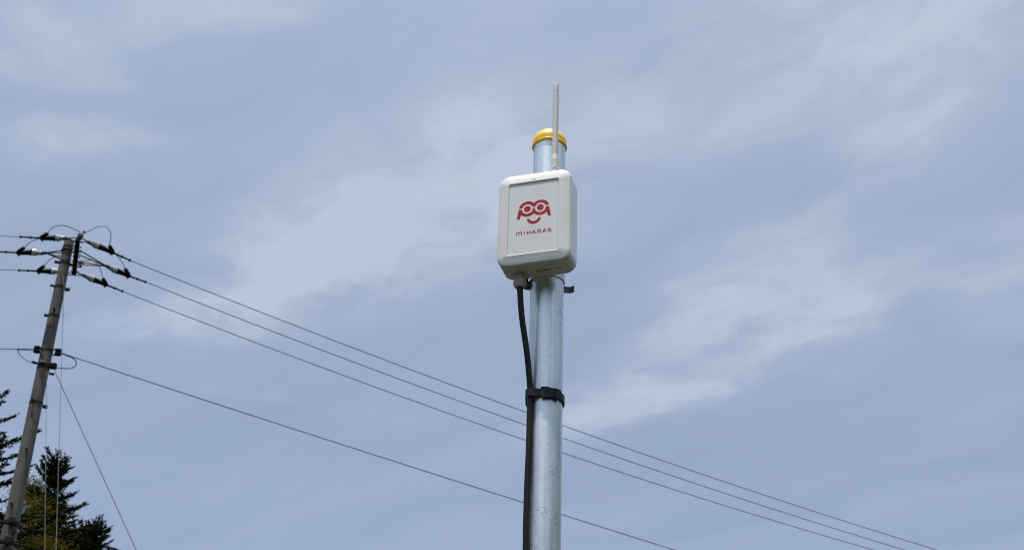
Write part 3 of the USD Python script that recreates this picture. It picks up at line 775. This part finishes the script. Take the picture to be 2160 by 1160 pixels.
def span_right(start, pixels, phi, length, r, start_px=None):
    """A sagging conductor: its heights are read where it crosses these directions in the vertical plane through its start, heading phi."""
    h = np.array([math.sin(math.radians(phi)), math.cos(math.radians(phi)), 0]); nn = np.array([h[1], -h[0], 0]); S, Zs = [], []
    for x, y in pixels:
        d = ray(x, y); q = EYE + d * (((start - EYE) @ nn) / (d @ nn)); S.append((q - start) @ h); Zs.append(q[2] - start[2])
    S, Zs = np.array(S), np.array(Zs)
    A = np.stack([S, S ** 2], 1); c = np.linalg.lstsq(A, Zs, rcond=None)[0]
    t = np.linspace(0, length, 70)
    return tube(start + np.outer(t, h) + np.outer(c[0] * t + c[1] * t * t, UPV), r, 8)


HV = [("near right", [(675, 708.5), (1110, 868.5), (1188, 897), (1979, 1160)], "uppermost of the three power wires running down to the right from the utility pole"),
      ("middle right", [(675, 739), (1110, 896), (1188, 923), (1910, 1160)], "middle of the three power wires running down to the right from the utility pole"),
      ("far right", [(675, 781), (1110, 926), (1188, 952.6), (1843, 1160)], "lowest of the three power wires running down to the right from the utility pole")]
for key, px, lab in HV:
    single("power_line", span_right(SLEEVE_END[key], px, 59.5, 50, 0.0080), "wire_black", lab, "power line", group="power wires right of the utility pole")
for key, e, lab in (("near left", (0, 497), "uppermost power wire leaving the utility pole to the left"), ("middle left", (-60, 528.5), "middle power wire leaving the utility pole at the left edge"), ("far left", (0, 568.3), "lowest of the three power wires leaving the crossarm to the left")):
    s = SLEEVE_END[key]; h = Z(*e) - s; h /= np.linalg.norm(h); t = np.linspace(0, 40, 40)
    single("power_line", tube(s + np.outer(t, h) + np.outer(-0.03 * t + 0.00075 * t * t, UPV) * (0.0 + 1.0 * (t > 0))[:, None] * 0.35, 0.0080, 8), "wire_black", lab, "power line", group="power wires left of the utility pole")

# low-voltage line on its own spool insulators
ZL = pole_z(741)
z, r, b = pole_band(741, 0.05)
ENDS = {}
for nm, c, o, px in (("left", (80, 737.5), LEFT, (72, 737)), ("right", (120.5, 742.5), -LEFT, (130, 745))):
    c3 = atz(*c, ZL); x = UsdGeom.Xform.Define(stage, numbered(str(up.GetPath()), "spool_insulator")).GetPrim()
    for s in (-1, 1):
        part("clevis_arm", tube(np.array([U3(ZL)[:3] + o * (r - 0.02) + UPV * s * 0.05, c3 + UPV * s * 0.068, c3 + o * 0.05 + UPV * s * 0.068]), 0.015, 8), "dark_steel", x)
    part("spool", lathe(c3 - UPV * 0.06 + o * 0.02, c3 + UPV * 0.06 + o * 0.02, [(0.03, 0), (0.062, 0.06), (0.062, 0.36), (0.045, 0.45), (0.045, 0.55), (0.062, 0.64), (0.062, 0.94), (0.03, 1)], 18), "dark_polymer", x)
    ENDS[nm] = atz(*px, ZL)
LV = [(200, 769), (640, 906), (1110, 1064), (1185.5, 1087), (1433, 1160)]
lv = thing("low_voltage_line", "single wire running down to the right below the three power wires", "power line", ENDS["right"])
part("wire", span_right(ENDS["right"], LV, 59.5, 50, 0.009), "wire_black", lv)
q0 = atz(150, 752.5, ZL)
part("pigtail", tube(jump(q0, U3(pole_z(776)) - LEFT * 0.26 + TOCAM * 0.1, [(157, 758), (161, 766), (158, 773), (150, 776), (137, 777), (126, 776)]), 0.010, 8), "wire_black", lv)
part("grip", tube(np.array([ENDS["right"], atz(152, 753.2, ZL)]), 0.016, 8), "wire_black", lv)
lv = thing("low_voltage_line", "single wire leaving the utility pole to the left at mid height", "power line", ENDS["left"])
h = unit(atz(0, 735.5, ZL) - ENDS["left"]); t = np.linspace(0, 40, 30)
part("wire", tube(ENDS["left"] + np.outer(t, h), 0.009, 8), "wire_black", lv)
part("grip", tube(np.array([ENDS["left"], atz(37, 736.6, ZL)]), 0.016, 8), "wire_black", lv)
part("pigtail", tube(jump(atz(38, 737, ZL), U3(pole_z(770)) + LEFT * 0.16 + TOCAM * 0.06, [(39, 743), (44, 750), (54, 758), (66, 764), (76, 767)]), 0.010, 8), "wire_black", lv)

# earth wire on the pole, then out to the ground; stays
z0 = pole_z(560)
pts = [aty(x, y, UY - 0.12 - 0.01 * k) for k, (x, y) in enumerate(((129, 560), (131.5, 580), (135, 602), (134.2, 625), (133.4, 655)))]
g0, g1 = pts[-1], aty(118, 1160, UY - 0.9); gdir = (g1 - g0); ge = g0 + gdir * (g0[2] / (g0[2] - g1[2]))
single("earth_wire", tube(np.vstack([spline(pts, 20), np.linspace(g0, ge, 12)[1:]]), 0.0055, 6), "wire_zinc", "thin pale wire dropping from the pole top, right of the other thin wire", "wire", group="thin pale wires beside the utility pole")
g0, g1 = aty(98.8, 783, UY - 0.2), aty(94.2, 1160, UY - 0.9); ge = g0 + (g1 - g0) * (g0[2] / (g0[2] - g1[2]))
single("earth_wire", tube(np.linspace(g0, ge, 14), 0.0048, 6), "wire_zinc", "thin pale wire dropping from the middle clamps, close beside the pole", "wire", group="thin pale wires beside the utility pole")
g0, g1 = aty(113, 777, UY - 0.1), aty(287.5, 1160, UY + 0.6); ge = g0 + (g1 - g0) * (g0[2] / (g0[2] - g1[2]))
single("stay_wire", tube(np.linspace(g0, ge, 14), 0.0062, 6), "wire_black", "taut stay wire slanting down to the right from the utility pole's middle clamps", "stay wire")
for py, px, lab in ((1105, [(-60, 1094), (0, 1102), (24, 1105.5), (45, 1112), (100, 1124), (160, 1138), (205, 1149), (255, 1161), (330, 1180)], "upper thick black communication cable clamped low on the utility pole, passing the firs"),
                    (1146, [(-60, 1137), (0, 1143), (20, 1146), (40, 1150), (90, 1161), (160, 1178)], "lower thick black communication cable clamped low on the utility pole near the bottom edge")):
    pts = [aty(x, y, UY - 0.22 + 0.006 * max(0, x - 20)) for x, y in px]
    d0, d1 = unit(pts[0] - pts[1]), unit(pts[-1] - pts[-2])
    pth = np.vstack([[pts[0] + d0 * 25], spline(pts, 40), [pts[-1] + d1 * 25]])
    single("communication_cable", tube(pth, 0.018, 10), "cable_sheath", lab, "cable", group="communication cables")

# ------------------------------------------------------------------ trees
def needle_tris(base, direc, rng, length, width, per=2):
    """Slim blades along each shoot: (n,3) bases and directions to triangles."""
    n = len(base); V = []
    for k in range(per):
        side = rng.normal(size=(n, 3)); side -= direc * (side * direc).sum(1)[:, None]; side /= np.linalg.norm(side, axis=1)[:, None] + 1e-9
        L = length * rng.uniform(0.6, 1.25, (n, 1)); w = width * rng.uniform(0.6, 1.2, (n, 1))
        d = direc + side * rng.uniform(-0.45, 0.45, (n, 1)); d /= np.linalg.norm(d, axis=1)[:, None]
        V.append(np.stack([base - side * w, base + side * w, base + d * L], 1))
    return np.concatenate(V)


def soup(tris):
    v = tris.reshape(-1, 3); return trimesh.Trimesh(v, np.arange(len(v)).reshape(-1, 3), process=False)


def fir(label, base, top, mat_name, seed, spread, first, visible, whorl=0.42, group=None, droop=0.0, lean_up=0.5, bush=1.0):
    """A fir: straight tapering trunk, whorls of branches with flat sprays of needled shoots. 'visible' metres below the tip are built finely."""
    rng = np.random.default_rng(seed); base, top = np.asarray(base, float), np.asarray(top, float); hgt = np.linalg.norm(top - base); ax = (top - base) / hgt
    t = thing("fir_tree", label, "fir tree", base, group=group)
    limbs, tris = [lathe(base, top, [(0.02 * hgt / 1.6, 0), (0.012 * hgt / 1.6, 0.5), (0.02, 0.985), (0.008, 1)], 10)], []
    s = 0.05
    while s < hgt * 0.86:
        fine = s < visible
        L0 = first + spread * s ** 0.85; L0 = min(L0, first + spread * 6.0)
        nb = int(rng.integers(7, 10)) if fine else 6
        a0 = rng.uniform(0, 6.28)
        for k in range(nb):
            az = a0 + k * 2 * math.pi / nb + rng.normal(0, 0.22); L = L0 * (rng.uniform(1.05, 1.35) if rng.random() < 0.3 else rng.uniform(0.60, 0.95))
            rise = lean_up * math.exp(-s / 1.6) * 1.4 + 0.10 - droop * min(1, s / 3) + rng.normal(0, 0.10)
            o = np.array([math.cos(az), math.sin(az), 0])
            q = top - ax * (s + rng.uniform(-0.1, 0.1)); m_ = 9
            u = np.linspace(0, 1, m_)
            bp = q + np.outer(u * L, o) + np.outer(L * (rise * u - 0.16 * u * (1 - u) + 0.12 * u ** 3 - 0.05 * s * u * u * 0.3), [0, 0, 1])
            if L > 0.25:
                limbs.append(tube(bp[::2], np.linspace(0.012 + 0.012 * L, 0.004, 5), 4))
            # shoots: the axis itself and side shoots, denser towards the tip
            step = 0.030 if fine else 0.16
            nn = max(4, int(L / step))
            for uu in np.linspace(0.05, 1.0, nn):
                p = np.array([np.interp(uu, u, bp[:, i]) for i in range(3)]); i0 = min(m_ - 2, int(uu * (m_ - 1))); dr = unit(bp[i0 + 1] - bp[i0])
                side = unit(np.cross(dr, [0, 0, 1]))
                for sg in (-1, 1):
                    sl = (0.075 + 0.20 * L * (1 - uu) ** 1.3 * bush) * rng.uniform(0.6, 1.15); sl = min(sl, 0.36)
                    sd = unit(dr * 0.9 + side * sg * rng.uniform(0.5, 1.0) + np.array([0, 0, rng.normal(0.06, 0.10)]))
                    ns = max(2, int(sl / (0.05 if fine else 0.13))); ss = np.linspace(0, 1, ns)[:, None] * sl
                    bs = p + sd * ss + rng.normal(0, 0.008, (ns, 3))
                    tris.append(needle_tris(bs, np.repeat(sd[None], ns, 0), rng, 0.080 if fine else 0.2, 0.026 if fine else 0.05, 2))
                tris.append(needle_tris(p[None], dr[None], rng, 0.09 if fine else 0.2, 0.022 if fine else 0.05, 3))
        if fine:                                           # short dense shoots close round the trunk
            nf = 60; az = rng.uniform(0, 6.28, nf); rr_ = L0 * 0.42 * np.sqrt(rng.random(nf))
            o = np.stack([np.cos(az), np.sin(az), rng.normal(0.25, 0.3, nf)], 1); o /= np.linalg.norm(o, axis=1)[:, None]
            tris.append(needle_tris((top - ax * s) + o * rr_[:, None] + np.outer(rng.uniform(-whorl, 0.1, nf), ax), o, rng, 0.11, 0.03, 3))
        s += whorl * rng.uniform(0.7, 1.25) * (0.62 if s < 0.5 else 1.0) * (1 if fine else 1.7)
    tris.append(needle_tris(top - ax * np.linspace(0, 0.3, 8)[:, None], np.repeat(ax[None], 8, 0) , rng, 0.1, 0.012, 2))
    part("trunk", limbs, "bark", t, smooth=40)
    part("crown", soup(np.concatenate(tris)), mat_name, t, smooth=False)
    return t


def broadleaf(label, base, centres, mat_name, seed, leaf, density, group=None):
    """Loose leafy crown: leaves scattered in uneven clumps on limbs."""
    rng = np.random.default_rng(seed); base = np.asarray(base, float)
    t = thing("broadleaf_tree", label, "tree", base, group=group)
    limbs, tris = [], []
    fork = base + np.array([0, 0, 0.45 * (centres[0][0][2] - base[2])])
    limbs.append(lathe(base, fork, [(0.19, 0), (0.14, 0.5), (0.12, 1)], 12))
    for c, r in centres:
        c = np.asarray(c, float); r = np.asarray(r, float)
        limbs.append(tube(spline([fork, fork * 0.5 + c * 0.5 + rng.normal(0, 0.25, 3) * [1, 1, 0.2], c + [0, 0, 0.3 * r[2]]], 10), np.linspace(0.09, 0.02, 10), 7))
        nt = int(70 * density)
        for _ in range(nt):
            d = unit(rng.normal(size=3)); e = c + d * r * rng.uniform(0.35, 1.0) * (1 + 0.25 * meshkit.noise((c + d * r) * 1.3, seed) - 0.12)
            if rng.random() < 0.5:
                limbs.append(tube(np.stack([c + (e - c) * 0.3, c + (e - c) * 0.65 + rng.normal(0, 0.06, 3), e]), [0.012, 0.008, 0.004], 3))
            n = int(rng.integers(14, 34)); cr = rng.uniform(0.16, 0.36)
            p = e + rng.normal(0, 1, (n, 3)) * cr * np.array([1, 1, 0.55]); d1 = rng.normal(size=(n, 3)) + np.array([0, 0, -0.3]); d1 /= np.linalg.norm(d1, axis=1)[:, None]
            d2 = np.cross(d1, rng.normal(size=(n, 3))); d2 /= np.linalg.norm(d2, axis=1)[:, None]
            s = leaf * rng.uniform(0.6, 1.2, (n, 1))
            tris.append(np.stack([p, p + d1 * s * 0.5 + d2 * s * 0.3, p + d1 * s], 1)); tris.append(np.stack([p, p + d1 * s, p + d1 * s * 0.5 - d2 * s * 0.3], 1))
    part("trunk", limbs, "bark", t, smooth=40)
    part("crown", soup(np.concatenate(tris)), mat_name, t, smooth=False)


def under_top(px, py, y, px2, py2):
    """Tip at this direction and depth; the foot stands below where its axis passes the second direction."""
    top = aty(px, py, y); low = aty(px2, py2, y); d = low - top; return top, top + d * (top[2] / -d[2])


TY = 36.0
top, foot = under_top(119, 976, TY, 108, 1160)
fir("dark fir with a narrow bushy tip just right of the utility pole", foot, top, "fir_needles", 14, 0.27, 0.26, 5.5, 0.30, droop=0.14, lean_up=0.32, bush=1.1)
top, foot = under_top(-52, 842, 33.0, -100, 1060)
fir("large dark fir behind the utility pole, cut off by the left edge", foot, top, "fir_needles", 23, 0.76, 0.28, 8.0, 0.32, droop=0.14, lean_up=0.35, bush=1.2)
top, foot = under_top(199, 1118, 37.0, 186, 1160)
fir("small dark fir with upswept branches, rightmost tree at the bottom edge", foot, top, "young_fir_needles", 41, 0.48, 0.22, 3.0, 0.22, droop=0.05, lean_up=0.35, bush=1.1)
C = lambda x, y, Y, r: (aty(x, y, Y), r)
broadleaf("yellow-green broadleaf tree between the utility pole and the dark fir", np.array([*aty(60, 1230, 40.0)[:2], 0]),
          [C(62, 1135, 35.2, (0.42, 0.4, 0.55)), C(70, 1085, 35.4, (0.30, 0.3, 0.34)), C(86, 1165, 35.0, (0.34, 0.4, 0.34)), C(68, 1038, 40.2, (0.18, 0.2, 0.30)), C(40, 1210, 40, (0.9, .8, .7)), C(95, 1225, 40, (.8, .8, .6))], "yellow_leaves", 51, 0.062, 1.9)
broadleaf("olive green broadleaf tree between the two dark firs", np.array([*aty(150, 1260, 39.0)[:2], 0]),
          [C(140, 1138, 39, (0.40, 0.5, 0.34)), C(160, 1165, 39, (0.5, 0.6, 0.34)), C(125, 1185, 39, (0.8, 0.7, 0.5)), C(185, 1210, 39, (0.9, 0.7, 0.45))], "green_leaves", 67, 0.062, 1.9)
